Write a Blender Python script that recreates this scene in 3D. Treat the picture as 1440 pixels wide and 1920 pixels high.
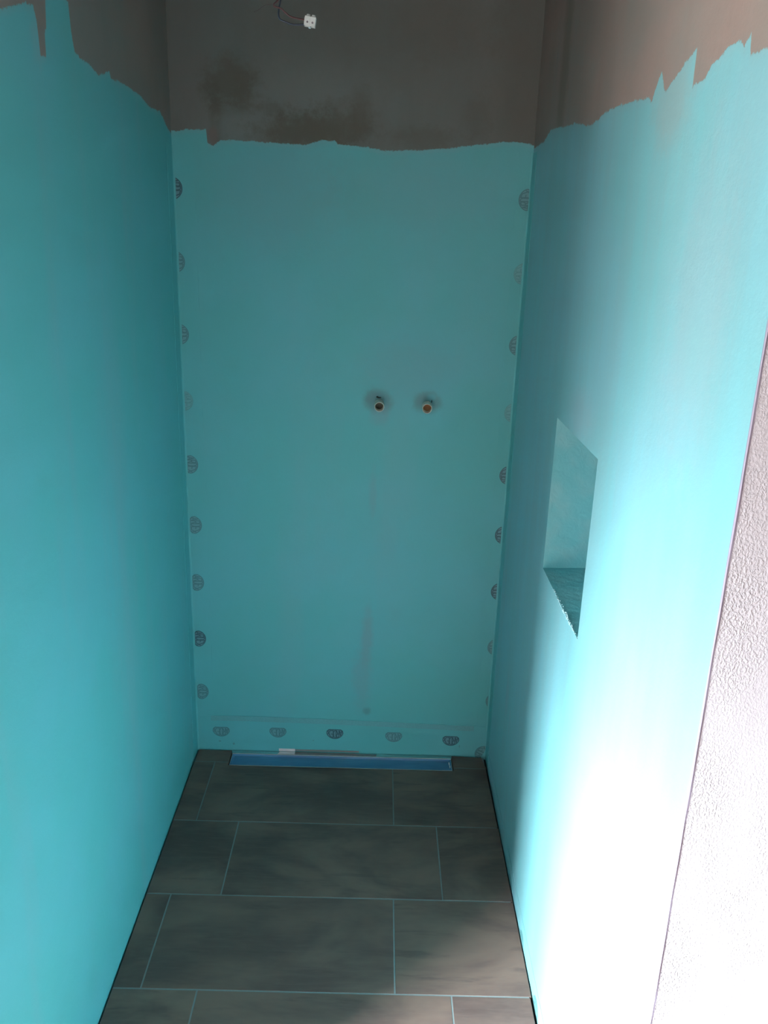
import bpy, bmesh, math, random
from mathutils import Vector, Matrix

random.seed(7)
for o in list(bpy.data.objects):
    bpy.data.objects.remove(o, do_unlink=True)
S = bpy.context.scene
COL = S.collection
W = 1.0007            # clear width of the shower recess
YE = -1.615           # where the side walls end
H = 2.5               # ceiling height

# ------------------------------------------------------------------ camera
cam_d = bpy.data.cameras.new('camera')
cam_d.sensor_fit = 'VERTICAL'
cam_d.sensor_height = 24.0
cam_d.lens = 24.0 * 1575.673 / 1920.0
cam_d.clip_start = 0.02
cam = bpy.data.objects.new('camera', cam_d)
COL.objects.link(cam)
Fw = Vector((0.010414, 0.951001, -0.309013))
Rt = Vector((0.999512, -0.000798, 0.031229))
Up = Vector((-0.029452, 0.309187, 0.950545))
m = Matrix((Rt, Up, -Fw)).transposed().to_4x4()
m.translation = Vector((0.59172, -2.52054, 1.70256))
cam.matrix_world = m
S.camera = cam

# ------------------------------------------------------------------ sky, window portal, exposure
SKY = 1370.0           # thin bright cloud, brightest well above the horizon
w = bpy.data.worlds.new('overcast_sky')
S.world = w
w.use_nodes = True
wn = w.node_tree
wn.nodes.clear()
tc = wn.nodes.new('ShaderNodeTexCoord')
sx = wn.nodes.new('ShaderNodeSeparateXYZ')
cr = wn.nodes.new('ShaderNodeValToRGB')
def sky_stop(elev, lum, tint=(0.94, 0.98, 1.0), first=None):
    pos = 0.5 + 0.5 * math.sin(math.radians(elev))
    e = cr.color_ramp.elements[first] if first is not None else cr.color_ramp.elements.new(pos)
    e.position = pos
    e.color = (tint[0] * lum, tint[1] * lum, tint[2] * lum, 1)
sky_stop(-3, 0.022, (1.0, 0.95, 0.88), 0)
sky_stop(50, 0.55, first=1)
sky_stop(1, 0.030)
sky_stop(5, 0.085)
sky_stop(10, 0.20)
sky_stop(20, 0.40)
sky_stop(32, 0.50)
mp = wn.nodes.new('ShaderNodeMapRange')
mp.inputs['From Min'].default_value = -1
mp.inputs['From Max'].default_value = 1
bgn = wn.nodes.new('ShaderNodeBackground')
bgn.inputs['Strength'].default_value = SKY
wo = wn.nodes.new('ShaderNodeOutputWorld')
wn.links.new(tc.outputs['Generated'], sx.inputs[0])
wn.links.new(sx.outputs['Z'], mp.inputs['Value'])
wn.links.new(mp.outputs[0], cr.inputs[0])
wn.links.new(cr.outputs[0], bgn.inputs['Color'])
wn.links.new(bgn.outputs[0], wo.inputs[0])

WX = -1.7                                   # plane of the window wall
WY0, WY1, WZ0, WZ1 = -3.50, -2.15, 0.75, 1.82  # window opening
ld = bpy.data.lights.new('window_portal', 'AREA')
ld.shape = 'RECTANGLE'
ld.size = WZ1 - WZ0
ld.size_y = WY1 - WY0
ld.energy = 1.0
ld.cycles.is_portal = True
lo = bpy.data.objects.new('window_portal', ld)
COL.objects.link(lo)
lo.location = (WX - 0.16, (WY0 + WY1) / 2, (WZ0 + WZ1) / 2)
lo.rotation_euler = (0, math.radians(-90), 0)

S.view_settings.view_transform = 'Standard'
S.view_settings.look = 'None'
S.view_settings.gamma = 1.0
S.view_settings.use_curve_mapping = False
S.view_settings.exposure = 0.0
S.cycles.diffuse_bounces = 8
S.cycles.max_bounces = 12

# ------------------------------------------------------------------ helpers
def link(name, me, mats, parent=None, kind=None):
    o = bpy.data.objects.new(name, me)
    COL.objects.link(o)
    for mt in (mats if isinstance(mats, (list, tuple)) else [mats]):
        me.materials.append(mt)
    if parent is not None:
        o.parent = parent
    if kind:
        o['kind'] = kind
    return o

def from_bm(name, bm, mats, parent=None, kind=None, smooth=False, edge=None):
    me = bpy.data.meshes.new(name)
    bm.normal_update()
    bm.to_mesh(me)
    bm.free()
    if smooth:
        for p in me.polygons:
            p.use_smooth = True
    if edge is not None and 'paint_edge' not in me.attributes:
        a = me.attributes.new('paint_edge', 'FLOAT', 'POINT')
        a.data.foreach_set('value', [edge] * len(me.vertices))
    return link(name, me, mats, parent, kind)

def box(bm, x0, x1, y0, y1, z0, z1, mi=0, skip=()):
    v = [bm.verts.new(p) for p in ((x0, y0, z0), (x1, y0, z0), (x1, y1, z0), (x0, y1, z0),
                                   (x0, y0, z1), (x1, y0, z1), (x1, y1, z1), (x0, y1, z1))]
    fs = {'-z': (3, 2, 1, 0), '+z': (4, 5, 6, 7), '-y': (0, 1, 5, 4), '+y': (2, 3, 7, 6), '-x': (3, 0, 4, 7), '+x': (1, 2, 6, 5)}
    out = []
    for k, f in fs.items():
        if k in skip:
            continue
        fc = bm.faces.new([v[i] for i in f])
        fc.material_index = mi
        out.append(fc)
    return out

def prism(bm, poly, z0, z1, bev=0.0, mi=0):
    """vertical prism over an xy polygon (counter-clockwise) with a small chamfer round the top"""
    n = len(poly)
    P = [Vector(p) for p in poly]
    ins = []
    for i in range(n):
        a, b, c = P[i - 1], P[i], P[(i + 1) % n]
        d1 = (b - a).normalized(); d2 = (c - b).normalized()
        n1 = Vector((-d1.y, d1.x)); n2 = Vector((-d2.y, d2.x))
        ins.append(b + (n1 + n2) * bev)
    lo_ = [bm.verts.new((p.x, p.y, z0)) for p in P]
    mid = [bm.verts.new((p.x, p.y, z1 - bev)) for p in P]
    top = [bm.verts.new((p.x, p.y, z1)) for p in ins]
    fs = []
    for i in range(n):
        j = (i + 1) % n
        fs.append(bm.faces.new((lo_[i], lo_[j], mid[j], mid[i])))
        fs.append(bm.faces.new((mid[i], mid[j], top[j], top[i])))
    fs.append(bm.faces.new(top))
    for f in fs:
        f.material_index = mi
    return fs

def frames(pts):
    out = []
    up = None
    for i, p in enumerate(pts):
        t = (pts[min(i + 1, len(pts) - 1)] - pts[max(i - 1, 0)]).normalized()
        if up is None:
            up = t.orthogonal().normalized()
        up = (up - t * up.dot(t)).normalized()
        out.append((t, up, t.cross(up)))
    return out

def smooth_path(pts, n=6):
    P = [Vector(p) for p in pts]
    P = [P[0] * 2 - P[1]] + P + [P[-1] * 2 - P[-2]]
    out = []
    for i in range(1, len(P) - 2):
        for k in range(n):
            t = k / n
            a, b, c, d = P[i - 1], P[i], P[i + 1], P[i + 2]
            out.append(0.5 * ((2 * b) + (c - a) * t + (2 * a - 5 * b + 4 * c - d) * t * t + (3 * b - a - 3 * c + d) * t ** 3))
    out.append(P[-2])
    return out

def tube(bm, pts, r, seg=10, cap=True):
    fr = frames(pts)
    rings = []
    for i, (p, (t, u, v)) in enumerate(zip(pts, fr)):
        rr = r[i] if isinstance(r, (list, tuple)) else r
        rings.append([bm.verts.new(p + (u * math.cos(a) + v * math.sin(a)) * rr) for a in [2 * math.pi * k / seg for k in range(seg)]])
    for a, b in zip(rings, rings[1:]):
        for k in range(seg):
            bm.faces.new((a[k], a[(k + 1) % seg], b[(k + 1) % seg], b[k]))
    if cap:
        bm.faces.new(rings[0][::-1]); bm.faces.new(rings[-1])

def thing(name, label, cat, loc=(0, 0, 0), group=None):
    o = bpy.data.objects.new(name, None)
    o.empty_display_size = 0.05
    COL.objects.link(o)
    o.location = loc
    o['label'] = label; o['category'] = cat
    if group:
        o['group'] = group
    return o

def tag(o, label, cat, group=None):
    o['label'] = label; o['category'] = cat
    if group:
        o['group'] = group
    return o

# ------------------------------------------------------------------ node helper
class NT:
    def __init__(self, name):
        self.m = bpy.data.materials.new(name)
        self.m.use_nodes = True
        self.t = self.m.node_tree
        self.t.nodes.clear()
        self.out = self.t.nodes.new('ShaderNodeOutputMaterial')
        self.b = self.t.nodes.new('ShaderNodeBsdfPrincipled')
        self.t.links.new(self.b.outputs[0], self.out.inputs[0])
    def put(self, sock, v):
        if isinstance(v, bpy.types.NodeSocket):
            self.t.links.new(v, sock)
        else:
            if sock.type == 'RGBA' and len(v) == 3:
                v = (*v, 1)
            sock.default_value = v
    def set(self, **k):
        for n, v in k.items():
            self.put(self.b.inputs[n.replace('_', ' ')], v)
    def math(self, op, a, b=None, c=None, clamp=False):
        n = self.t.nodes.new('ShaderNodeMath'); n.operation = op; n.use_clamp = clamp
        self.put(n.inputs[0], a)
        if b is not None: self.put(n.inputs[1], b)
        if c is not None: self.put(n.inputs[2], c)
        return n.outputs[0]
    def pos(self):
        if not hasattr(self, '_pos'):
            self._pos = self.t.nodes.new('ShaderNodeTexCoord').outputs['Object']
            s = self.t.nodes.new('ShaderNodeSeparateXYZ')
            self.put(s.inputs[0], self._pos)
            self.x, self.y, self.z = s.outputs
        return self._pos
    def noise(self, scale, detail=2, rough=0.5, stretch=(1, 1, 1), dist=0.0, w=None, lac=2.0):
        mpn = self.t.nodes.new('ShaderNodeMapping')
        self.put(mpn.inputs['Vector'], self.pos())
        mpn.inputs['Scale'].default_value = stretch
        n = self.t.nodes.new('ShaderNodeTexNoise')
        if w is not None:
            n.noise_dimensions = '4D'
            self.put(n.inputs['W'], w)
        self.put(n.inputs['Vector'], mpn.outputs[0])
        n.inputs['Scale'].default_value = scale
        n.inputs['Detail'].default_value = detail
        n.inputs['Roughness'].default_value = rough
        n.inputs['Distortion'].default_value = dist
        return n.outputs['Fac']
    def ramp(self, v, a, b, lo=0.0, hi=1.0, smooth=True):
        n = self.t.nodes.new('ShaderNodeMapRange')
        n.interpolation_type = 'SMOOTHSTEP' if smooth else 'LINEAR'
        self.put(n.inputs['Value'], v)
        n.inputs['From Min'].default_value = a; n.inputs['From Max'].default_value = b
        n.inputs['To Min'].default_value = lo; n.inputs['To Max'].default_value = hi
        return n.outputs[0]
    def mix(self, f, a, b):
        n = self.t.nodes.new('ShaderNodeMix'); n.data_type = 'RGBA'
        self.put(n.inputs[0], f); self.put(n.inputs[6], a); self.put(n.inputs[7], b)
        return n.outputs[2]
    def attr(self, name):
        n = self.t.nodes.new('ShaderNodeAttribute'); n.attribute_name = name
        return n.outputs['Fac']
    def bump(self, h, dist=0.001, strength=1.0, normal=None):
        n = self.t.nodes.new('ShaderNodeBump')
        self.put(n.inputs['Height'], h)
        n.inputs['Distance'].default_value = dist; n.inputs['Strength'].default_value = strength
        if normal is not None:
            self.put(n.inputs['Normal'], normal)
        return n.outputs[0]

def simple(name, col, rough=0.5, metal=0.0, var=0.12, scale=60, **k):
    n = NT(name)
    f = n.noise(scale, 3)
    c2 = tuple(c * (1 - var) for c in col)
    n.set(Base_Color=n.mix(f, c2, tuple(min(1, c * (1 + var)) for c in col)), Roughness=rough, Metallic=metal, **k)
    return n.m

# ------------------------------------------------------------------ materials
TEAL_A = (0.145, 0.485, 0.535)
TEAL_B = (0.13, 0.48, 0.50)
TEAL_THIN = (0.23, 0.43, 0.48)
PLASTER = (0.29, 0.235, 0.215)
PLASTER_COOL = (0.24, 0.23, 0.215)

def painted_wall(name, axis, stains=(), thin=(), thin_amount=0.25, pa=(0.29, 0.235, 0.215), pb=(0.24, 0.23, 0.215)):
    """teal sealing paint rolled up to a ragged line on bare plaster; axis = the horizontal coordinate of this wall.
    stains: (u, z, ru, rz, strength, colour, noise, where) marks with a shape of their own"""
    n = NT(name)
    n.pos()
    u = n.x if axis == 'x' else n.y
    st = (1, 1, 1)
    h = n.attr('paint_edge')
    nf = n.noise(160, 4, 0.7)
    nm = n.noise(38, 3, 0.6)
    e = n.math('SUBTRACT', h, n.z)
    e = n.math('ADD', e, n.math('MULTIPLY', n.math('SUBTRACT', nf, 0.5), 0.012))
    e = n.math('ADD', e, n.math('MULTIPLY', n.math('SUBTRACT', nm, 0.5), 0.012))
    mask = n.ramp(e, -0.0008, 0.0022)
    # paint
    broad = n.noise(2.4, 3, 0.55)
    roll = n.noise(5.0, 3, 0.6, (1, 1, 0.12))
    ta, tb = (TEAL_A, TEAL_B) if thin_amount < 0.5 else ((0.21, 0.50, 0.58), (0.19, 0.50, 0.55))  # right wall gets a redder teal copy, highlight paling put into the colour
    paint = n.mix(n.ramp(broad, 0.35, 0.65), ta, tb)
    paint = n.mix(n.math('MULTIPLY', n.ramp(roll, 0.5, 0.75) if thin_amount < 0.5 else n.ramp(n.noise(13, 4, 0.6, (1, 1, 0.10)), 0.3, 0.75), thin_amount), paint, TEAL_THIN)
    for (cu, cz, ru, rz, s, col, nz) in thin:
        paint = n.mix(blob(n, u, cu, cz, ru, rz, s, nz), paint, col)
    # plaster
    pl = n.mix(n.ramp(n.noise(3.0, 4, 0.6), 0.35, 0.65), pb, pa)
    pl = n.mix(n.math('MULTIPLY', n.ramp(n.noise(7, 3, 0.6, (1, 1, 0.25)), 0.45, 0.7), 0.35), pl, tuple(c * 0.85 for c in pa))
    for (cu, cz, ru, rz, s, col, nz) in stains:
        pl = n.mix(blob(n, u, cu, cz, ru, rz, s, nz), pl, col)
    # halo of thin paint just under the ragged line
    edge_thin = n.math('MULTIPLY', n.ramp(e, 0.018, 0.0), 0.35)
    paint = n.mix(edge_thin, paint, TEAL_THIN)
    col = n.mix(mask, pl, paint)
    grain = n.math('ADD', n.math('MULTIPLY', n.noise(420, 3, 0.6), 0.5), n.math('MULTIPLY', n.noise(90, 3, 0.6), 1.0))
    grain = n.math('ADD', grain, n.math('MULTIPLY', mask, 0.5))
    grain = n.math('ADD', grain, n.math('MULTIPLY', n.noise(9, 2), 4.0))
    n.set(Base_Color=col, Roughness=n.ramp(mask, 0, 1, 0.85, 0.5, False), Normal=n.bump(grain, 0.0006, 0.6))
    n.b.inputs['Specular IOR Level'].default_value = 0.15
    return n.m

def blob(n, u, cu, cz, ru, rz, s, nz):
    soft = 0.0 if ru < 0.009 else (0.12 if nz < 0.36 else 0.35)
    du = n.math('DIVIDE', n.math('SUBTRACT', u, cu), ru)
    dz = n.math('DIVIDE', n.math('SUBTRACT', n.z, cz), rz)
    d = n.math('SQRT', n.math('ADD', n.math('MULTIPLY', du, du), n.math('MULTIPLY', dz, dz)))
    if not hasattr(n, '_bn'):
        n._bn = n.math('SUBTRACT', n.noise(45, 5, 0.7), 0.5)
        n._bn2 = n.math('SUBTRACT', n.noise(14, 3, 0.6), 0.5)
    d = n.math('ADD', d, n.math('MULTIPLY', n._bn, 2.2 * nz))
    d = n.math('ADD', d, n.math('MULTIPLY', n._bn2, 1.6 * nz))
    return n.math('MULTIPLY', n.ramp(d, 1.12 + soft, 0.72 - soft), s)

DAMP = (0.125, 0.125, 0.105)
PALE = (0.20, 0.225, 0.22)
back_stains = [
    (0.30, 2.04, 0.26, 0.11, 0.55, PALE, 0.5),
    (0.06, 2.06, 0.08, 0.2, 0.30, (0.2, 0.175, 0.165), 0.5),
    (0.165, 2.085, 0.075, 0.07, 0.75, DAMP, 0.8),
    (0.125, 2.01, 0.018, 0.07, 0.7, DAMP, 0.9),
    (0.20, 2.055, 0.035, 0.05, 0.5, DAMP, 1.0),
    (0.19, 1.985, 0.075, 0.035, 0.7, PALE, 0.7),
    (0.36, 1.975, 0.12, 0.05, 0.85, DAMP, 0.8),
    (0.46, 1.99, 0.10, 0.06, 0.7, DAMP, 0.9),
    (0.27, 2.03, 0.05, 0.02, 0.5, DAMP, 1.1),
    (0.52, 2.02, 0.03, 0.07, 0.6, DAMP, 0.7),
    (0.115, 1.955, 0.012, 0.025, 0.7, (0.2, 0.165, 0.155), 0.6),
    (0.70, 1.97, 0.10, 0.03, 0.5, DAMP, 0.8),
    (0.84, 2.02, 0.04, 0.06, 0.35, DAMP, 0.8),
    (0.95, 2.15, 0.08, 0.5, 0.35, DAMP, 0.4),
    (0.60, 2.25, 0.30, 0.10, 0.30, DAMP, 0.5),
]
GREYT = (0.13, 0.29, 0.31)
MAUVE = (0.20, 0.38, 0.43)
back_thin = [
    (0.592, 1.232, 0.045, 0.038, 0.9, (0.135, 0.30, 0.32), 0.3),
    (0.598, 1.195, 0.030, 0.034, 0.55, MAUVE, 0.4),
    (0.575, 1.250, 0.024, 0.022, 0.6, GREYT, 0.6),
    (0.741, 1.236, 0.042, 0.036, 0.85, (0.135, 0.31, 0.33), 0.3),
    (0.752, 1.252, 0.014, 0.010, 0.7, TEAL_A, 0.5),
    (0.715, 1.240, 0.020, 0.022, 0.5, GREYT, 0.6),
    (0.67, 1.33, 0.15, 0.09, 0.25, MAUVE, 0.4),
    (0.593, 1.2465, 0.006, 0.0016, 1.0, (0.02, 0.03, 0.03), 0.9),
    (0.588, 1.2480, 0.0035, 0.0025, 1.0, (0.02, 0.03, 0.03), 0.6),
    (0.7525, 1.240, 0.0020, 0.0045, 1.0, (0.02, 0.03, 0.03), 0.7),
    (0.583, 0.94, 0.012, 0.08, 0.45, MAUVE, 0.5),
    (0.578, 0.44, 0.018, 0.11, 0.7, MAUVE, 0.5),
    (0.565, 0.30, 0.030, 0.12, 0.45, MAUVE, 0.6),
    (0.583, 0.166, 0.014, 0.014, 0.7, GREYT, 0.4),
    (0.28, 1.80, 0.20, 0.14, 0.3, (0.17, 0.38, 0.41), 0.5),
    (0.68, 1.83, 0.25, 0.10, 0.35, (0.17, 0.42, 0.45), 0.5),
    (0.157, 0.120, 0.006, 0.005, 0.8, (0.18, 0.14, 0.10), 0.5),
    (0.078, 0.034, 0.005, 0.003, 0.8, GREYT, 0.3),
    (0.126, 0.025, 0.004, 0.005, 0.8, GREYT, 0.3),
    (0.401, 0.046, 0.0025, 0.002, 0.9, GREYT, 0.2),
    (0.907, 0.038, 0.002, 0.006, 0.7, GREYT, 0.3),
]
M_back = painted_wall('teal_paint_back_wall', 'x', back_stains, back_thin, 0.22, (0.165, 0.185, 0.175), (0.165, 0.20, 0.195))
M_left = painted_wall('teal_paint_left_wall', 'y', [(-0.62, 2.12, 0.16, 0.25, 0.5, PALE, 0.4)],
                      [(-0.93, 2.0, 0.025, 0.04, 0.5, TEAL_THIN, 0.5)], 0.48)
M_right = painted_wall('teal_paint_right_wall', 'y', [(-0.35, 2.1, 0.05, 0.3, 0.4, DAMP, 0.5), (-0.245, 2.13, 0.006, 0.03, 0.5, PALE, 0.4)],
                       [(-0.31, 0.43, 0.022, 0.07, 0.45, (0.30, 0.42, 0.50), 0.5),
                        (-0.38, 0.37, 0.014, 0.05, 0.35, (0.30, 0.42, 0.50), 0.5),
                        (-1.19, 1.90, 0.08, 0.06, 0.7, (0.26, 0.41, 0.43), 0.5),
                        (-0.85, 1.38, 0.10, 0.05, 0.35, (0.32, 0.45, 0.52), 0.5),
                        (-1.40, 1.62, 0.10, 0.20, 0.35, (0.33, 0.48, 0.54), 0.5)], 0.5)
M_tape = painted_wall('teal_paint_over_tape', 'x', [], back_thin, 0.1)
M_tape_edge = simple('thin_teal_paint_on_fleece', (0.14, 0.41, 0.45), 0.6, scale=200)

# render plaster of the return wall
n = NT('rough_render_plaster')
n.pos()
patch = n.ramp(n.noise(3.2, 3, 0.6, (1, 1, 0.5)), 0.36, 0.62)
worm = n.noise(330, 2, 0.5, (1, 1, 0.75), 0.25)
worm = n.ramp(worm, 0.38, 0.66)
fine = n.noise(600, 3, 0.6)
hgt = n.math('ADD', n.math('MULTIPLY', worm, n.math('ADD', n.math('MULTIPLY', patch, 0.85), 0.15)), n.math('MULTIPLY', fine, 0.25))
hgt = n.math('ADD', hgt, n.math('MULTIPLY', n.noise(12, 3), 2.0))
n.set(Base_Color=n.mix(n.noise(5, 3), (0.41, 0.43, 0.485), (0.46, 0.475, 0.525)), Roughness=0.9, Normal=n.bump(hgt, 0.0013, 0.9))
M_render = n.m
M_room = simple('pale_room_plaster', (0.24, 0.20, 0.185), 0.9, scale=8)
M_ceiling = simple('grey_ceiling_plaster', (0.24, 0.20, 0.19), 0.9, scale=6)

# floor tiles
n = NT('brown_stoneware_tile')
n.pos()
tone = n.attr('tile_tone')
wv = n.math('MULTIPLY', tone, 37.0)
g1 = n.noise(26, 5, 0.65, (0.16, 1.4, 1), 0.4, wv)
g2 = n.noise(4.5, 4, 0.6, (0.55, 1.3, 1), 0.6, wv)
g3 = n.noise(110, 3, 0.6, (0.12, 1, 1), 0.0, wv)
c = n.mix(n.ramp(g2, 0.36, 0.64), (0.095, 0.062, 0.057), (0.205, 0.135, 0.108))
c = n.mix(n.math('MULTIPLY', n.ramp(g1, 0.56, 0.70), 0.55), c, (0.060, 0.044, 0.040))
c = n.mix(n.math('MULTIPLY', n.ramp(g3, 0.45, 0.7), 0.3), c, (0.20, 0.14, 0.12))
c = n.mix(n.math('MULTIPLY', tone, 0.3), c, (0.135, 0.083, 0.075))
n.set(Base_Color=c, Roughness=n.ramp(g3, 0, 1, 0.42, 0.6), Normal=n.bump(n.math('ADD', g1, n.math('MULTIPLY', g3, 0.5)), 0.0006, 0.5))
n.b.inputs['Specular IOR Level'].default_value = 0.4
M_tile = n.m
M_grout = simple('grey_grout', (0.19, 0.22, 0.225), 0.9, scale=150)
M_gap = simple('dark_joint_bottom', (0.012, 0.016, 0.02), 0.9)

# ------------------------------------------------------------------ structure: walls
def strip_wall(name, axis, fixed, ctrl, u_end, mat, hole=None, z1=H, flip=False):
    """wall face made of vertical strips, the paint height stored at every strip boundary.
    ctrl: (u, h) in order from u=start to u_end"""
    us = [c_[0] for c_ in ctrl]
    def hh(u):
        for (a, ha), (b, hb) in zip(ctrl, ctrl[1:]):
            lo_, hi_ = min(a, b), max(a, b)
            if lo_ - 1e-9 <= u <= hi_ + 1e-9:
                return ha if abs(b - a) < 1e-9 else ha + (hb - ha) * (u - a) / (b - a)
        return ctrl[-1][1]
    extra = []
    if hole:
        extra += [hole[0], hole[1]]
    sgn = 1 if ctrl[-1][0] > ctrl[0][0] else -1
    k = ctrl[0][0]
    while abs(k) < abs(u_end):
        extra.append(k); k += 0.1 * sgn
    allu = sorted(set([round(v, 5) for v in us + extra + [u_end]]), reverse=(sgn < 0))
    bm = bmesh.new()
    lay = bm.verts.layers.float.new('paint_edge')
    def V(u, z):
        v = bm.verts.new((u, fixed, z) if axis == 'x' else (fixed, u, z))
        v[lay] = hh(u)
        return v
    for a, b in zip(allu, allu[1:]):
        spans = [(-0.02, z1)]
        if hole and min(a, b) >= min(hole[0], hole[1]) - 1e-6 and max(a, b) <= max(hole[0], hole[1]) + 1e-6:
            spans = [(-0.02, hole[2]), (hole[3], z1)]
        for (za, zb) in spans:
            q = [V(a, za), V(b, za), V(b, zb), V(a, zb)]
            if flip:
                q = q[::-1]
            bm.faces.new(q)
    bmesh.ops.remove_doubles(bm, verts=bm.verts[:], dist=1e-6)
    return bm

back_ctrl = [(-0.02, 1.975), (-0.001, 1.967), (0.043, 1.971), (0.096, 1.974), (0.099, 1.939), (0.115, 1.934), (0.137, 1.948),
             (0.189, 1.949), (0.262, 1.946), (0.365, 1.943), (0.409, 1.954), (0.45, 1.958), (0.461, 1.947), (0.542, 1.943), (0.587, 1.934),
             (0.675, 1.939), (0.778, 1.947), (0.807, 1.954), (0.895, 1.964), (0.939, 1.968), (0.976, 1.966), (1.006, 1.96), (1.02, 1.96)]
bm = strip_wall('wall_back', 'x', 0.0, back_ctrl, 1.02, M_back)
box(bm, -0.2, 1.25, 0.001, 0.15, -0.02, H)
o = from_bm('wall_back', bm, M_back, kind='structure')

left_ctrl = [(0.0, 1.962), (-0.017, 1.965), (-0.05, 1.974), (-0.113, 2.001), (-0.219, 1.997), (-0.303, 2.011), (-0.44, 2.016), (-0.526, 2.009),
             (-0.534, 2.023), (-0.609, 2.003), (-0.657, 2.012), (-0.718, 2.015), (-0.745, 2.02), (-0.757, 2.05), (-0.762, 2.10), (-0.80, 2.105),
             (-0.862, 2.10), (-0.878, 2.074), (-0.884, 2.03), (-0.893, 2.022), (-0.895, 1.985), (-0.921, 1.982), (-0.925, 2.03), (-0.935, 2.052),
             (-0.97, 2.05), (-1.008, 2.036), (-1.071, 2.017), (-1.2, 2.03), (-1.6, 2.0)]
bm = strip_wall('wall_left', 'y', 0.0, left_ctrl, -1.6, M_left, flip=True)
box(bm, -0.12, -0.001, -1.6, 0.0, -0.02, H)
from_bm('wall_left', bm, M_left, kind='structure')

NY0, NY1, NZ0, NZ1, ND = -0.631, -1.0115, 0.9585, 1.327, 0.135
right_ctrl = [(0.0, 1.953), (-0.032, 1.954), (-0.152, 1.956), (-0.238, 1.974), (-0.33, 1.968), (-0.418, 1.96), (-0.533, 1.954), (-0.60, 1.944), (-0.631, 1.937),
              (-0.681, 1.932), (-0.74, 1.936), (-0.811, 1.942), (-0.904, 1.939), (-1.021, 1.930), (-1.075, 1.925), (-1.085, 1.917), (-1.122, 1.954), (-1.150, 1.922), (-1.162, 1.924), (-1.20, 1.939),
              (-1.270, 1.958), (-1.2715, 1.909), (-1.317, 1.912), (-1.335, 1.926), (-1.38, 1.934), (-1.423, 1.935), (-1.435, 1.925), (-1.450, 1.937), (-1.457, 1.915), (-1.504, 1.912), (-1.6135, 1.905)]
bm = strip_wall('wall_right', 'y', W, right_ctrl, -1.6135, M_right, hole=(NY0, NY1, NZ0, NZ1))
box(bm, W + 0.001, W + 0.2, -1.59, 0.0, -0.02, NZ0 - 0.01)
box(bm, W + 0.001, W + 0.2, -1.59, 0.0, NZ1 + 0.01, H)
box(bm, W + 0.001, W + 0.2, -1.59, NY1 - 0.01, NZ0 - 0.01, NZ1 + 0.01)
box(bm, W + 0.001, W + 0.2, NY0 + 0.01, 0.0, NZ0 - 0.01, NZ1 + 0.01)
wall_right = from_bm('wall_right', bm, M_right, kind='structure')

# niche lining: sill, head, two jambs and back, slightly uneven plaster under paint
def wobble(v, amp, s=1.0):
    return amp * (math.sin(v.y * 61 * s + v.z * 23) + math.sin(v.z * 97 * s + v.x * 53 + 1.3) + 0.6 * math.sin(v.y * 211 + v.z * 173 + v.x * 130)) / 2.6
def grid(bm, o_, a, b, na, nb, amp=0.0, nrm=None):
    o_, a, b = Vector(o_), Vector(a), Vector(b)
    R_ = []
    for i in range(na + 1):
        row = []
        for j in range(nb + 1):
            p = o_ + a * (i / na) + b * (j / nb)
            if nrm is not None and 0 < j <= nb and 0 < i < na:
                p = p + Vector(nrm) * wobble(p, amp)
            row.append(bm.verts.new(p))
        R_.append(row)
    for i in range(na):
        for j in range(nb):
            bm.faces.new((R_[i][j], R_[i + 1][j], R_[i + 1][j + 1], R_[i][j + 1]))
bm = bmesh.new()
a_ = 0.0007
grid(bm, (W, NY1, NZ0), (0, NY0 - NY1, 0), (ND, 0, 0.004), 60, 20, a_, (0, 0, 1))      # sill
grid(bm, (W, NY1, NZ1), (0, NY0 - NY1, 0), (ND, 0, 0), 60, 20, a_, (0, 0, 1))      # head
grid(bm, (W, NY0, NZ0), (0, 0, NZ1 - NZ0), (ND, 0, 0), 60, 20, a_, (0, 1, 0))      # far jamb
grid(bm, (W, NY1, NZ0), (0, 0, NZ1 - NZ0), (ND, 0, 0), 60, 20, a_, (0, 1, 0))      # near jamb
box(bm, W + ND - 0.002, W + ND + 0.012, NY1 - 0.006, NY0 + 0.006, NZ0 - 0.006, NZ1 + 0.006)
n = NT('teal_paint_on_rough_niche')
n.pos()
nn = n.math('ADD', n.math('MULTIPLY', n.noise(34, 4, 0.62, dist=0.7), 3.0), n.math('MULTIPLY', n.noise(190, 3, 0.6), 0.5))
n.set(Base_Color=n.mix(n.ramp(n.noise(18, 3), 0.35, 0.7), TEAL_A, (0.20, 0.50, 0.54)), Roughness=0.5, Normal=n.bump(nn, 0.0008, 0.7))
M_niche = n.m
from_bm('niche_lining', bm, M_niche, wall_right, smooth=True)
# crumbly plaster burr along the sill's outer edge
bm = bmesh.new()
for i in range(120):
    t = random.random() ** 0.8
    y = NY0 - 0.10 - t * (abs(NY1 - NY0) - 0.10)
    r = random.uniform(0.0010, 0.0024) * (0.5 + 0.6 * math.sin(t * 3.0))
    mtx = Matrix.Translation((W + random.uniform(-0.0008, 0.003), y, NZ0 + random.uniform(-0.003, 0.0008))) @ Matrix.Rotation(random.random() * 3, 4, 'X') @ Matrix.Diagonal((r * 0.7, r * random.uniform(1, 2.6), r, 1))
    bmesh.ops.create_icosphere(bm, subdivisions=1, radius=1, matrix=mtx)
M_burr = simple('chipped_pale_paint_edge', (0.36, 0.60, 0.65), 0.7)
from_bm('chipped_edge', bm, M_burr, wall_right, smooth=True)

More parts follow.
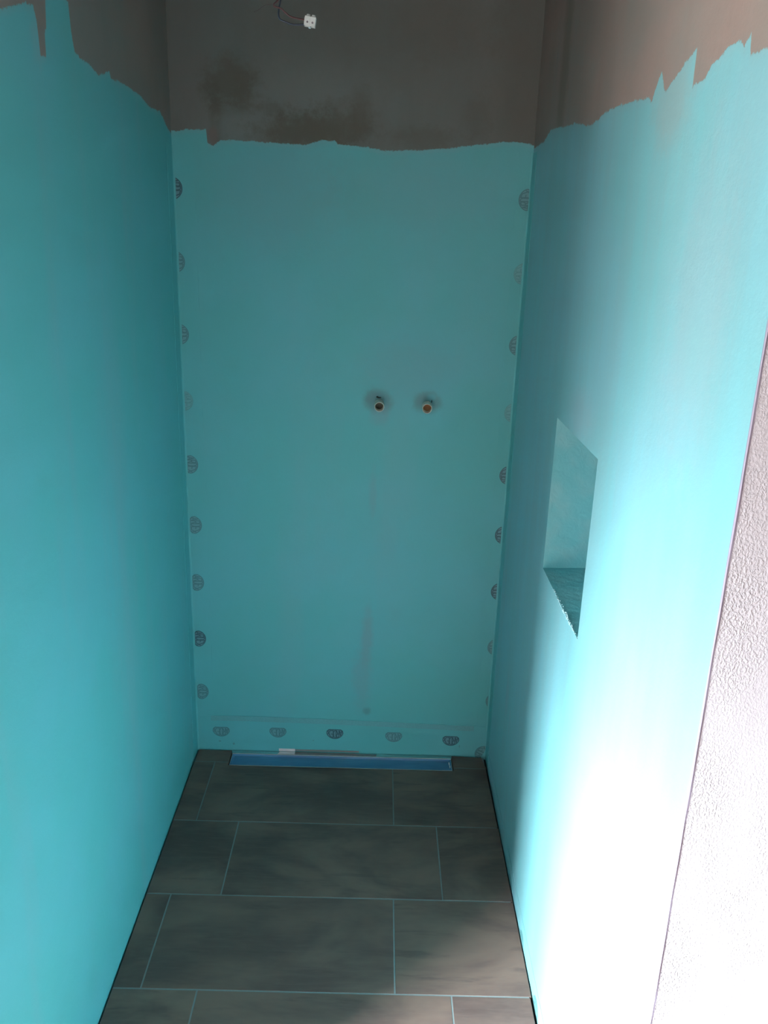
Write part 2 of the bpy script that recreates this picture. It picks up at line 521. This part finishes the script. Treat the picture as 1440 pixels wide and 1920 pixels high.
# return wall, other room walls, ceiling
bm = bmesh.new()
box(bm, W + 0.001, 2.3, YE, -1.591, -0.02, H)
from_bm('wall_front', bm, M_render, kind='structure')
bm = bmesh.new()
box(bm, WX, -0.119, -1.6, -1.48, -0.02, H)
from_bm('wall_front_left', bm, M_room, kind='structure')
bm = bmesh.new()
box(bm, WX - 0.15, WX, WY1, -1.48, -0.02, H)
box(bm, WX - 0.15, WX, -4.2, WY0, -0.02, H)
box(bm, WX - 0.15, WX, WY0, WY1, -0.02, WZ0)
box(bm, WX - 0.15, WX, WY0, WY1, WZ1, H)
from_bm('wall_window_side', bm, M_room, kind='structure')
bm = bmesh.new()
box(bm, WX - 0.15, 2.42, -4.32, -4.2, -0.02, H)
from_bm('wall_behind', bm, M_room, kind='structure')
bm = bmesh.new()
box(bm, 2.3, 2.42, -4.2, -1.5, -0.02, H)
from_bm('wall_far_right', bm, M_room, kind='structure')
bm = bmesh.new()
box(bm, WX - 0.15, 2.42, -4.32, 0.15, H, H + 0.1)
from_bm('ceiling', bm, M_ceiling, kind='structure')

# window frame (two casements' frame bars, at the outer face of the opening)
M_frame = simple('white_window_plastic', (0.8, 0.8, 0.8), 0.4)
bm = bmesh.new()
fx0, fx1 = WX - 0.14, WX - 0.08
box(bm, fx0, fx1, WY0, WY0 + 0.05, WZ0, WZ1); box(bm, fx0, fx1, WY1 - 0.05, WY1, WZ0, WZ1)
box(bm, fx0, fx1, WY0 + 0.05, WY1 - 0.05, WZ0, WZ0 + 0.05); box(bm, fx0, fx1, WY0 + 0.05, WY1 - 0.05, WZ1 - 0.05, WZ1)
wy = (WY0 + WY1) / 2
box(bm, fx0, fx1, wy - 0.03, wy + 0.03, WZ0 + 0.05, WZ1 - 0.05)
from_bm('window_1', bm, M_frame, kind='structure')

# ------------------------------------------------------------------ structure: floor
bm = bmesh.new()
tone_l = bm.faces.layers.float.new('tile_tone')
def tile(poly, tone_):
    for f in prism(bm, poly, -0.012, 0.0, 0.0008, 0):
        f[tone_l] = tone_
J = 0.0016
R0 = -0.0728
DX0, DX1, DY = 0.120, 0.882, -0.0905          # drain cut-out
XL, XR = 0.004, W - 0.004
# cut row beside the drain
tile([(XL + 0.002, R0 + 0.0014), (DX0, R0 + 0.0014), (DX0, -0.004), (XL + 0.002, -0.004)], 0.2)
tile([(DX1, R0 + 0.0014), (XR - 0.002, R0 + 0.0014), (XR - 0.012, -0.008), (DX1, -0.004)], 0.35)
yb = -0.3748
yt = R0
tile([(XL, yb + J), (0.0740 - J, yb + J), (0.0740 - J, yt - J * .7), (XL, yt - J * .7)], 0.1)
tile([(0.0740 + J, yb + J), (0.676 - J, yb + J), (0.676 - J, DY), (DX0, DY), (DX0, yt - J * .7), (0.0740 + J, yt - J * .7)], 0.3)
tile([(0.676 + J, yb + J), (XR - 0.002, yb + J), (XR - 0.004, yt - J * .7), (DX1, yt - J * .7), (DX1, DY), (0.676 + J, DY)], 0.15)
rows = []
k = 0
tones = [0.45, 0.62, 0.75, 0.9, 0.5, 0.7]
while True:
    ya = -0.3748 - 0.302 * k
    yb = ya - 0.302
    if ya < -4.2:
        break
    off = 0.204 if k % 2 == 0 else 0.070
    x = off - 0.602 * 4
    while x < 2.4:
        xa, xb = x + J, x + 0.602 - J
        t_ = (math.sin(x * 12.9898 + k * 78.233) * 43758.5453) % 1.0
        inside_x = xb > XL and xa < XR
        if ya > -1.6:                                # row reaches into the recess
            if inside_x:
                ins = 0.003 if k == 2 else 0.0
                if yb >= -1.6:
                    tile([(max(xa, XL), yb + J), (min(xb, XR - ins), yb + J), (min(xb, XR - ins), ya - J), (max(xa, XL), ya - J)], t_)
                else:
                    tile([(xa, yb + J), (xb, yb + J), (xb, -1.62), (min(xb, XR), -1.62), (min(xb, XR), ya - J), (max(xa, XL), ya - J), (max(xa, XL), -1.62), (xa, -1.62)]
                         if (xa < XL and xb > XR) else
                         ([(xa, yb + J), (xb, yb + J), (xb, ya - J), (max(xa, XL), ya - J), (max(xa, XL), -1.62), (xa, -1.62)] if xa < XL else
                          ([(xa, yb + J), (xb, yb + J), (xb, -1.62), (XR, -1.62), (XR, ya - J), (xa, ya - J)] if xb > XR else
                           [(xa, yb + J), (xb, yb + J), (xb, ya - J), (xa, ya - J)])), t_)
            elif yb < -1.63:
                tile([(max(xa, WX + .004), yb + J), (min(xb, 2.296), yb + J), (min(xb, 2.296), -1.62), (max(xa, WX + .004), -1.62)], t_) if xb > WX + .01 and xa < 2.29 else None
        elif xb > WX + 0.01 and xa < 2.29:
            tile([(max(xa, WX + .004), max(yb, -4.196) + J), (min(xb, 2.296), max(yb, -4.196) + J), (min(xb, 2.296), ya - J), (max(xa, WX + .004), ya - J)], t_)
        x += 0.602
    k += 1
# grout bed and screed below
g = lambda x0, x1, y0, y1: [setattr(f, 'material_index', 1) for f in box(bm, x0, x1, y0, y1, -0.013, -0.0006)]
g(XL + 0.001, DX0 - 0.001, -1.61, -0.006)
g(DX1 + 0.001, XR - 0.005, -1.61, -0.012)
g(DX0 - 0.001, DX1 + 0.001, -1.61, DY - 0.001)
g(WX + .006, 2.294, -4.19, -1.623)
for f in box(bm, WX, 2.3, -4.2, -1.6, -0.06, -0.014) + box(bm, 0, W, -1.6, 0.0, -0.06, -0.014):
    f.material_index = 2
# small mortar bits in the joint along the right wall
me_floor = from_bm('floor', bm, [M_tile, M_grout, M_gap], kind='structure')

# ------------------------------------------------------------------ logo stamp
LW, LH = 0.059, 0.038        # printed oval: width (flat side) and height
def arch(u):                 # outline height over the flat side, u in -1..1
    return max(0.0, 1 - abs(u) ** 2.3) ** 0.5
GLY = {
    'A': [[(0, 0), (0.5, 1), (1, 0)], [(0.2, 0.33), (0.8, 0.33)]],
    'R': [[(0, 0), (0, 1), (0.75, 1), (1, 0.78), (0.75, 0.52), (0, 0.52)], [(0.45, 0.52), (1, 0)]],
    'D': [[(0, 0), (0, 1), (0.6, 1), (1, 0.75), (1, 0.25), (0.6, 0), (0, 0)]],
    'E': [[(1, 1), (0, 1), (0, 0), (1, 0)], [(0, 0.52), (0.8, 0.52)]],
    'X': [[(0, 0), (1, 1)], [(0, 1), (1, 0)]],
}
def stroke(bm, pts, w_, mp_, z, mi):
    for a, b in zip(pts, pts[1:]):
        A, B = Vector(mp_(*a)), Vector(mp_(*b))
        d = (B - A)
        if d.length < 1e-6:
            continue
        d.normalize()
        nrm = Vector((-d.y, d.x)) * w_ / 2
        A2, B2 = A - d * w_ * 0.35, B + d * w_ * 0.35
        f = bm.faces.new([bm.verts.new((q.x, q.y, z)) for q in (A2 - nrm, B2 - nrm, B2 + nrm, A2 + nrm)])
        f.material_index = mi
def outline(scale_w, scale_h, y0, n_=28):
    pts = []
    for i in range(n_ + 1):
        u = math.cos(math.pi * i / n_)
        u = math.copysign(abs(u) ** 0.9, u)
        pts.append((u * scale_w / 2, y0 + arch(u) * scale_h))
    return pts
def logo_bm(clip=None, clip_y=None):
    """lies in the xy plane: flat side along x at the bottom, arch towards +y, origin at the middle"""
    bm = bmesh.new()
    c = 0.0055
    def rounded(inset):
        w2, h2 = LW / 2 - inset, LH - 2 * inset
        y0 = -LH / 2 + inset
        pts = [(-w2 + c * 1.6, y0), (w2 - c * 1.6, y0), (w2 - c * .3, y0 + c * 1.1)]
        n_ = 26
        for i in range(1, n_):
            a = math.pi * i / n_
            u = math.cos(a)
            hgt_ = y0 + 0.36 * h2 + 0.64 * h2 * (max(0, 1 - abs(u) ** 2.1) ** 0.62)
            pts.append((u * w2, hgt_))
        pts.append((-w2 + c * .3, y0 + c * 1.1))
        return pts
    out_, inn = rounded(0.0), rounded(0.0027)
    vo = [bm.verts.new((x, y, 0.0003)) for x, y in out_]
    vi = [bm.verts.new((x, y, 0.0003)) for x, y in inn]
    vb = [bm.verts.new((x, y, 0.0)) for x, y in out_]
    L_ = len(vo)
    for i in range(L_):
        j = (i + 1) % L_
        f = bm.faces.new((vo[i], vo[j], vi[j], vi[i])); f.material_index = 1
        f = bm.faces.new((vb[i], vb[j], vo[j], vo[i])); f.material_index = 1
    f = bm.faces.new(vi); f.material_index = 0
    # five tall letters filling the arch
    x0, x1 = -LW / 2 + 0.0052, LW / 2 - 0.0052
    gap = 0.0013
    lw = (x1 - x0 - 4 * gap) / 5
    yb_ = -LH / 2 + 0.0048
    for i, ch in enumerate('ARDEX'):
        xa = x0 + i * (lw + gap)
        def mp_(u, v, xa=xa):
            x = xa + u * lw
            uu = min(1, abs(x) / (LW / 2 - 0.004))
            top = -LH / 2 + 0.0048 + (LH - 0.0096) * (0.34 + 0.66 * (max(0, 1 - uu ** 2.1) ** 0.62))
            return (x, yb_ + v * (top - yb_))
        for s_ in GLY[ch]:
            stroke(bm, s_, 0.0027, mp_, 0.0004, 1)
    if clip is not None:
        geom = bm.verts[:] + bm.edges[:] + bm.faces[:]
        bmesh.ops.bisect_plane(bm, geom=geom, plane_co=(0, clip, 0), plane_no=(0, -1, 0), clear_outer=True)
    return bm

def stamp_mats(name, k):
    """k = how much teal paint still covers the print"""
    res = []
    for nm, c0 in (('ground', (0.13, 0.27, 0.33)), ('ink', (0.025, 0.07, 0.10))):
        n = NT('%s_%s' % (name, nm))
        col = n.mix(k, c0, (0.165, 0.50, 0.52))
        f = n.math('MULTIPLY', n.ramp(n.noise(110, 3, 0.6), 0.45, 0.72), 0.6)
        n.set(Base_Color=n.mix(f, col, tuple(a * 0.5 + b * 0.5 for a, b in zip(c0, (0.165, 0.42, 0.46)))), Roughness=0.55)
        res.append(n.m)
    return res
SM = {'dark': stamp_mats('tape_print_clear', 0.10), 'mid': stamp_mats('tape_print_veiled', 0.38), 'faint': stamp_mats('tape_print_faint', 0.68)}

# ------------------------------------------------------------------ sealing tapes with their printed marks
def corner_tape(name, x_c, sx, leg_back, leg_side, z0, z1, label):
    """folded fleece tape in a vertical corner at (x_c, 0); sx=+1 opens towards +x"""
    t = 0.0006
    prof = [(leg_back, 0.0), (leg_back, -t)]
    for i in range(7):
        a = math.radians(90 * i / 6)
        r = 0.006
        prof.append((t + r - r * math.sin(a), -(t + r - r * math.cos(a))))
    prof += [(t, -leg_side), (0.0, -leg_side)]
    bm = bmesh.new()
    nz = 60
    rings = []
    for i in range(nz + 1):
        z = z0 + (z1 - z0) * i / nz
        wv_ = 0.0004 * math.sin(z * 31) + 0.0003 * math.sin(z * 77 + 1)
        rings.append([bm.verts.new((x_c + sx * (px + (wv_ if 0 < q < len(prof) - 1 else 0) * (0.5 if q > 1 else 1)), py, z)) for q, (px, py) in enumerate(prof)])
    for a, b in zip(rings, rings[1:]):
        for q in range(len(prof) - 1):
            f = (a[q], a[q + 1], b[q + 1], b[q])
            bm.faces.new(f if sx < 0 else f[::-1])
    o = from_bm(name, bm, M_tape, edge=9.0, smooth=False)
    return tag(o, label, 'tape')

left_tape = corner_tape('corner_sealing_tape', 0.0, 1, 0.060, 0.060, 0.0, 1.93,
                        'teal painted sealing tape running up the left rear corner of the recess')
right_tape = corner_tape('corner_sealing_tape', W, -1, 0.040, 0.060, 0.0, 1.94,
                         'teal painted sealing tape running up the right rear corner of the recess')

def put_stamp(parent, co, rot, level, name='printed_mark', clip=None, label=None):
    bm = logo_bm(clip)
    o = from_bm(name, bm, SM[level], parent)
    o.matrix_world = Matrix.Translation(co) @ rot
    if label:
        o['label'] = label
    return o
# stamp plane -> back wall: stamp z faces -y (towards the room)
face_room = Matrix.Rotation(math.radians(90), 4, 'X')
def on_back(angle):
    return face_room @ Matrix.Rotation(math.radians(angle), 4, 'Z')
for (z, cx, lev) in [(1.819, 0.006, 'dark'), (1.621, 0.005, 'mid'), (1.416, 0.008, 'mid'), (1.218, 0.013, 'faint'), (1.020, 0.0205, 'mid'),
                     (0.822, 0.025, 'mid'), (0.625, 0.025, 'mid'), (0.424, 0.0245, 'dark'), (0.226, 0.0265, 'mid')]:
    off = cx - 0.0068       # distance from the fold that is visible
    put_stamp(left_tape, (cx, -0.0010, z), on_back(-90), lev, clip=max(-LH / 2, -off),
              label={'dark': 'dark clear print', 'faint': 'almost overpainted print'}.get(lev))
for (z, xl, lev) in [(1.819, 0.969, 'mid'), (1.618, 0.971, 'faint'), (1.414, 0.9735, 'mid'), (1.212, 0.9745, 'faint'), (1.015, 0.9745, 'dark'),
                     (0.818, 0.9745, 'dark'), (0.623, 0.9755, 'dark'), (0.422, 0.9785, 'mid'), (0.219, 0.986, 'mid')]:
    cx = xl + LH / 2
    vis = (W - 0.0068 if z < 1.7 else W) - cx
    put_stamp(right_tape, (cx, -0.0010, z), on_back(90), lev, clip=max(-LH / 2, -vis),
              label={'dark': 'dark clear print', 'faint': 'almost overpainted print'}.get(lev))
# bottom tape
bm = bmesh.new()
nx = 60
yy = [0.0, -0.0013, -0.0013]
R_ = []
for i in range(nx + 1):
    x = 0.0085 + (W - 0.017) * i / nx
    zt = 0.134 - 0.0185 * max(0, (x - 0.15)) + 0.0035 * math.sin(x * 3.2)
    bul = 0.0014 * math.exp(-((x - 0.76) / 0.06) ** 2)
    R_.append([bm.verts.new((x, 0.0, zt)), bm.verts.new((x, -0.0013, zt - 0.0004)), bm.verts.new((x, -0.0014, zt - 0.030)),
               bm.verts.new((x, -0.0014 - bul, zt - 0.036)), bm.verts.new((x, -0.0014, zt - 0.044)), bm.verts.new((x, -0.0014, 0.0006))])
for a, b in zip(R_, R_[1:]):
    for q in range(5):
        bm.faces.new((a[q], a[q + 1], b[q + 1], b[q]))
base_tape = from_bm('base_sealing_tape', bm, M_tape, edge=9.0)
tag(base_tape, 'teal painted sealing tape along the foot of the rear wall above the drain', 'tape')
bm = bmesh.new()
pts = []
for i in range(41):
    x = 0.050 + 0.903 * i / 40
    zt = 0.134 - 0.0185 * max(0, (x - 0.15)) + 0.0035 * math.sin(x * 3.2)
    pts.append((x, zt - 0.0006, zt - 0.020))
vv = [[bm.verts.new((x, -0.00155, a)), bm.verts.new((x, -0.00175, b))] for x, a, b in pts]
for a, b in zip(vv, vv[1:]):
    bm.faces.new((a[0], a[1], b[1], b[0]))
from_bm('tape_border', bm, M_tape_edge, base_tape)['label'] = 'darker thinly painted border'
for (x, z, lev) in [(0.084, 0.072, 'mid'), (0.279, 0.074, 'mid'), (0.475, 0.074, 'dark'), (0.678, 0.068, 'mid'), (0.876, 0.059, 'dark')]:
    put_stamp(base_tape, (x, -0.0018, z), on_back(180), lev)
put_stamp(right_tape, (0.982, -0.0018, 0.016), on_back(65), 'mid', clip=-0.010)
# tape on the foot of the right wall
bm = bmesh.new()
box(bm, W - 0.0007, W, -1.58, -0.065, -0.012, 0.052)
side_tape = from_bm('base_sealing_tape', bm, M_right, edge=9.0)
tag(side_tape, 'teal painted sealing tape along the foot of the right wall beside the tiles', 'tape')
face_left = Matrix.Rotation(math.radians(-90), 4, 'Z') @ Matrix.Rotation(math.radians(90), 4, 'X')
for (y, lev, dz) in [(-0.605, 'faint', 0.002), (-0.808, 'faint', 0.004), (-1.012, 'mid', 0.010)]:
    put_stamp(side_tape, (W - 0.0011, y, dz), face_left, lev, clip=-dz - 0.001)

# ------------------------------------------------------------------ shower drain
M_steel = simple('polished_steel', (0.62, 0.62, 0.62), 0.22, 1.0, var=0.05)
n = NT('blue_protective_film')
n.pos()
n.set(Base_Color=n.mix(n.ramp(n.noise(9, 3, 0.6, (0.6, 2, 1)), 0.3, 0.7), (0.075, 0.19, 0.37), (0.10, 0.25, 0.44)), Roughness=0.22,
      Normal=n.bump(n.noise(16, 2, 0.5, (0.4, 1, 1)), 0.002, 0.3))
n.b.inputs['Coat Weight'].default_value = 0.5
n.b.inputs['Coat Roughness'].default_value = 0.1
M_film = n.m
M_pink = simple('pale_pink_reflection', (0.86, 0.70, 0.72), 0.35, 0.0, var=0.06, scale=30)
M_dullpink = simple('dull_brown_reflection', (0.33, 0.30, 0.30), 0.4, 0.3, scale=40)
dr = thing('shower_drain', 'long narrow floor drain with blue protective film set against the rear wall', 'drain', (0.5, -0.05, 0))
def dpart(name, bm, mat, lab=None):
    o = from_bm(name, bm, mat, dr)
    o.matrix_parent_inverse = Matrix.Translation((-0.5, 0.05, 0))
    if lab:
        o['label'] = lab
    return o
dx0, dx1, dy0, dy1 = 0.1245, 0.8785, -0.0885, -0.0215
bm = bmesh.new()
t = 0.0013
box(bm, dx0, dx1, dy0, dy0 + 0.0007, -0.012, 0.0004)
box(bm, dx0, dx1, dy1 - t, dy1, -0.012, 0.0012)
box(bm, dx0, dx0 + t, dy0 + t, dy1 - t, -0.012, 0.0004)
box(bm, dx1 - t, dx1, dy0 + t, dy1 - t, -0.012, 0.0004)
dpart('drain_frame', bm, simple('bright_brushed_rim', (0.50, 0.55, 0.56), 0.4, 0.3), 'thin bright steel rim')
bm = bmesh.new()
# film covered cover: shallow tray with bevelled ends
ix0, ix1, iy0, iy1 = dx0 + t, dx1 - t, dy0 + t, dy1 - t
zt, zb = -0.0015, -0.0055
o1 = [(ix0, iy0, zt), (ix1, iy0, zt), (ix1, iy1, zt), (ix0, iy1, zt)]
o2 = [(ix0 + .008, iy0 + .004, zb), (ix1 - .008, iy0 + .004, zb), (ix1 - .008, iy1 - .004, zb), (ix0 + .008, iy1 - .004, zb)]
v1 = [bm.verts.new(p) for p in o1]; v2 = [bm.verts.new(p) for p in o2]
for i in range(4):
    j = (i + 1) % 4
    bm.faces.new((v1[i], v1[j], v2[j], v2[i]))
bm.faces.new(v2)
dpart('drain_cover', bm, M_film, 'cover under blue film')
bm = bmesh.new()
box(bm, dx1 - 0.0095, dx1 - 0.0065, -0.052, -0.038, -0.0048, -0.0028)
box(bm, dx1 - 0.0080, dx1 - 0.0050, -0.068, -0.056, -0.0048, -0.0026)
dpart('end_glint', bm, simple('white_painted_glint', (0.85, 0.88, 0.9), 0.3), 'two white highlights painted as small blocks at the right end')  # white glints of the bevelled end, built as two pale blocks
bm = bmesh.new()
box(bm, dx0 - 0.002, dx1, dy1, -0.0016, -0.012, -0.0006)
dpart('wall_flange', bm, M_steel, 'steel flange between rim and wall')
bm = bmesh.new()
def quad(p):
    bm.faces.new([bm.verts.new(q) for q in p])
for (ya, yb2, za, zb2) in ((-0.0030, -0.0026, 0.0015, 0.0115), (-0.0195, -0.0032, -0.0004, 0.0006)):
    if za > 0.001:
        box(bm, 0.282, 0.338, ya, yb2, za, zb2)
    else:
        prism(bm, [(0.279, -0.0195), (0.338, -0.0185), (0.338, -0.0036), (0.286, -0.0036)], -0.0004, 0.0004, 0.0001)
dpart('pink_reflection', bm, M_pink, 'pale pink strips standing in for a bright reflection on bare metal')  # reflection in the metal, coloured in as solid strips on flange and wall
bm = bmesh.new()
prism(bm, [(0.339, -0.0185), (0.62, -0.016), (0.62, -0.006), (0.339, -0.0036)], -0.0005, 0.0002, 0.0001)
box(bm, 0.339, 0.56, -0.0030, -0.0026, 0.0030, 0.0100)
dpart('dim_reflection', bm, M_dullpink, 'dull brownish strips standing in for the fading reflection along the flange')  # dim remainder of the pink reflection, also coloured in as solid strips

# ------------------------------------------------------------------ water connection stubs
M_pvc = simple('dirty_white_plastic_pipe', (0.72, 0.72, 0.64), 0.5, scale=90)
def stub(x, z, tilt_x, inner, label, hue):
    root = thing('pipe_stub', label, 'pipe', (x, 0, z), 'water connection stubs on the rear wall')
    Lp, r, ri = 0.038, 0.0146, 0.0128
    bm = bmesh.new()
    seg = 32
    prof = [(0.0, 0.0155), (0.010, r), (Lp - 0.001, r), (Lp, r - 0.0006), (Lp, ri + 0.0004), (Lp - 0.001, ri), (0.004, ri - 0.0005)]
    rings = []
    for (d, rr) in prof:
        ring = []
        for k_ in range(seg):
            a = 2 * math.pi * k_ / seg
            jag = 0.0007 * math.sin(a * 3 + x * 50) * (1 if 0.04 < d else 0)
            ring.append(bm.verts.new((rr * math.cos(a) + tilt_x * d, -d - jag, rr * math.sin(a) - 0.03 * d)))
        rings.append(ring)
    for a, b in zip(rings, rings[1:]):
        for k_ in range(seg):
            bm.faces.new((a[k_], a[(k_ + 1) % seg], b[(k_ + 1) % seg], b[k_]))
    o = from_bm('pipe_sleeve', bm, M_pvc, root, smooth=True)
    bm = bmesh.new()
    # inner plug with stained bottom
    ring = [bm.verts.new(((ri - 0.0006) * math.cos(2 * math.pi * k_ / seg) + tilt_x * 0.016, -0.016, (ri - 0.0006) * math.sin(2 * math.pi * k_ / seg))) for k_ in range(seg)]
    c = bm.verts.new((tilt_x * 0.016, -0.010, 0.001))
    for k_ in range(seg):
        bm.faces.new((ring[k_], ring[(k_ + 1) % seg], c))
    o = from_bm('pipe_plug', bm, inner, root, smooth=True)
    o['label'] = hue
    return root
stub(0.5940, 1.2260, 0.02, simple('dark_grey_plug', (0.10, 0.10, 0.08), 0.8), 'left white plastic pipe stub on the rear wall, grey and dark inside', 'dark grey inside')
stub(0.7390, 1.2250, -0.03, simple('rusty_brown_plug', (0.22, 0.11, 0.05), 0.8), 'right white plastic pipe stub on the rear wall, rusty brown inside', 'rusty brown inside')

# ------------------------------------------------------------------ ceiling light cable with terminal block
YC = -1.2
M_red = simple('dark_red_insulation', (0.04, 0.016, 0.019), 0.5)
M_blue = simple('dark_blue_insulation', (0.006, 0.022, 0.042), 0.5)
M_thin = simple('thin_grey_wire', (0.03, 0.03, 0.03), 0.5)
M_sheath = simple('grey_cable_sheath', (0.25, 0.25, 0.25), 0.6)
M_block = simple('milky_white_nylon', (0.40, 0.50, 0.51), 0.45)
M_screw = simple('dull_screw_metal', (0.16, 0.17, 0.2), 0.45, 0.6)
lc = thing('light_cable', 'loose ceiling light wires ending in a small white terminal block', 'cable', (0.47, YC, H))
def cpart(name, bm, mat, parent=lc, smooth=True, lab=None):
    o = from_bm(name, bm, mat, parent, smooth=smooth)
    if parent is lc:
        o.matrix_parent_inverse = Matrix.Translation((-0.47, -YC, -H))
    if lab:
        o['label'] = lab
    return o
bm = bmesh.new()
tube(bm, smooth_path([(0.47, YC, H), (0.472, YC, 2.4), (0.462, YC, 2.25), (0.452, YC + .004, 2.10)]), 0.0045)
cpart('cable_sheath', bm, M_sheath)
bm = bmesh.new()
tube(bm, smooth_path([(0.452, YC + .004, 2.105), (0.449, YC, 2.05), (0.4395, YC - .004, 2.014), (0.4320, YC - .006, 2.0045), (0.4335, YC - .006, 2.0015), (0.441, YC - .004, 2.000), (0.4475, YC, 1.9955), (0.454, YC, 1.9915), (0.462, YC, 1.9895), (0.476, YC, 1.9878)]), 0.00115)
cpart('red_wire', bm, M_red)
bm = bmesh.new()
tube(bm, smooth_path([(0.453, YC + .002, 2.105), (0.445, YC + .004, 2.04), (0.4405, YC + .004, 2.014), (0.4378, YC + .003, 2.002), (0.4372, YC + .002, 1.9935), (0.4395, YC, 1.9878), (0.445, YC, 1.9853), (0.4515, YC, 1.9832), (0.458, YC, 1.9817), (0.466, YC, 1.9818), (0.478, YC, 1.9828)]), 0.00115)
cpart('blue_wire', bm, M_blue)
bm = bmesh.new()
tube(bm, smooth_path([(0.4525, YC + .006, 2.105), (0.444, YC + .002, 2.04), (0.4345, YC, 2.0085), (0.428, YC, 2.0055), (0.421, YC, 2.0045), (0.415, YC, 2.0015), (0.409, YC, 1.9975), (0.4035, YC, 1.9955)]), 0.00045, 6)
cpart('broken_thin_wire', bm, M_thin)
# terminal block
blk = bpy.data.objects.new('terminal_block', None)
COL.objects.link(blk)
blk.empty_display_size = 0.01
blk.parent = lc
blk.matrix_parent_inverse = Matrix.Translation((-0.47, -YC, -H))
blk.matrix_basis = Matrix.Translation((0.4815, YC, 1.9858)) @ Matrix.Rotation(math.radians(8), 4, 'Y')
bm = bmesh.new()
for s_ in (-1, 1):
    cx = s_ * 0.0039
    f = prism(bm, [(cx - 0.0037, -0.0048), (cx + 0.0037, -0.0048), (cx + 0.0037, 0.0048), (cx - 0.0037, 0.0048)], -0.0062, 0.0062, 0.0008)
box(bm, -0.0014, 0.0014, -0.0042, 0.0042, -0.0076, 0.0050)
box(bm, -0.0082, -0.0074, -0.0030, 0.0030, -0.0050, 0.0040)
cpart('block_housing', bm, M_block, blk, smooth=False)
for s_ in (-1, 1):
    bm = bmesh.new()
    tube(bm, [Vector((s_ * 0.0036, 0, 0.005)), Vector((s_ * 0.0036, 0, 0.0084)), Vector((s_ * 0.0036, 0, 0.0088))], [0.0027, 0.0024, 0.0020], 14)
    tw = cpart('screw_tower', bm, M_block, blk, smooth=False)
    bm = bmesh.new()
    tube(bm, [Vector((s_ * 0.0036, -0.0046, -0.0016)), Vector((s_ * 0.0036, -0.00515, -0.0016))], 0.0014, 12)
    cpart('wire_screw', bm, M_screw, blk, smooth=False)

# ------------------------------------------------------------------ corner bead on the outer edge of the right wall
bm = bmesh.new()
nz = 160
rings = []
for i in range(nz + 1):
    z = H * i / nz
    jx = 0.0005 * math.sin(z * 19) + 0.0004 * math.sin(z * 53 + 2)
    jy = 0.0004 * math.sin(z * 37 + 1)
    prof = [(W - 0.0002, -1.6125), (W - 0.0004, -1.6145), (W + 0.0001 + jx * .4, -1.6158 + jy), (W + 0.0010 + jx * .5, -1.6161 + jy),
            (W + 0.0016 + jx * .5, -1.6154), (W + 0.0021 + jx * .6, -1.6151), (W + 0.0026 + jx * .6, -1.6155), (W + 0.0032 + jx * .6, -1.6149)]
    rings.append([bm.verts.new((x, y, z)) for x, y in prof])
for a, b in zip(rings, rings[1:]):
    for q in range(len(a) - 1):
        bm.faces.new((a[q], a[q + 1], b[q + 1], b[q]))
cb = from_bm('corner_bead', bm, simple('lilac_grey_plastic_bead', (0.27, 0.265, 0.36), 0.5), smooth=True)
tag(cb, 'thin lilac grey corner bead on the outer vertical edge of the right wall', 'corner bead')
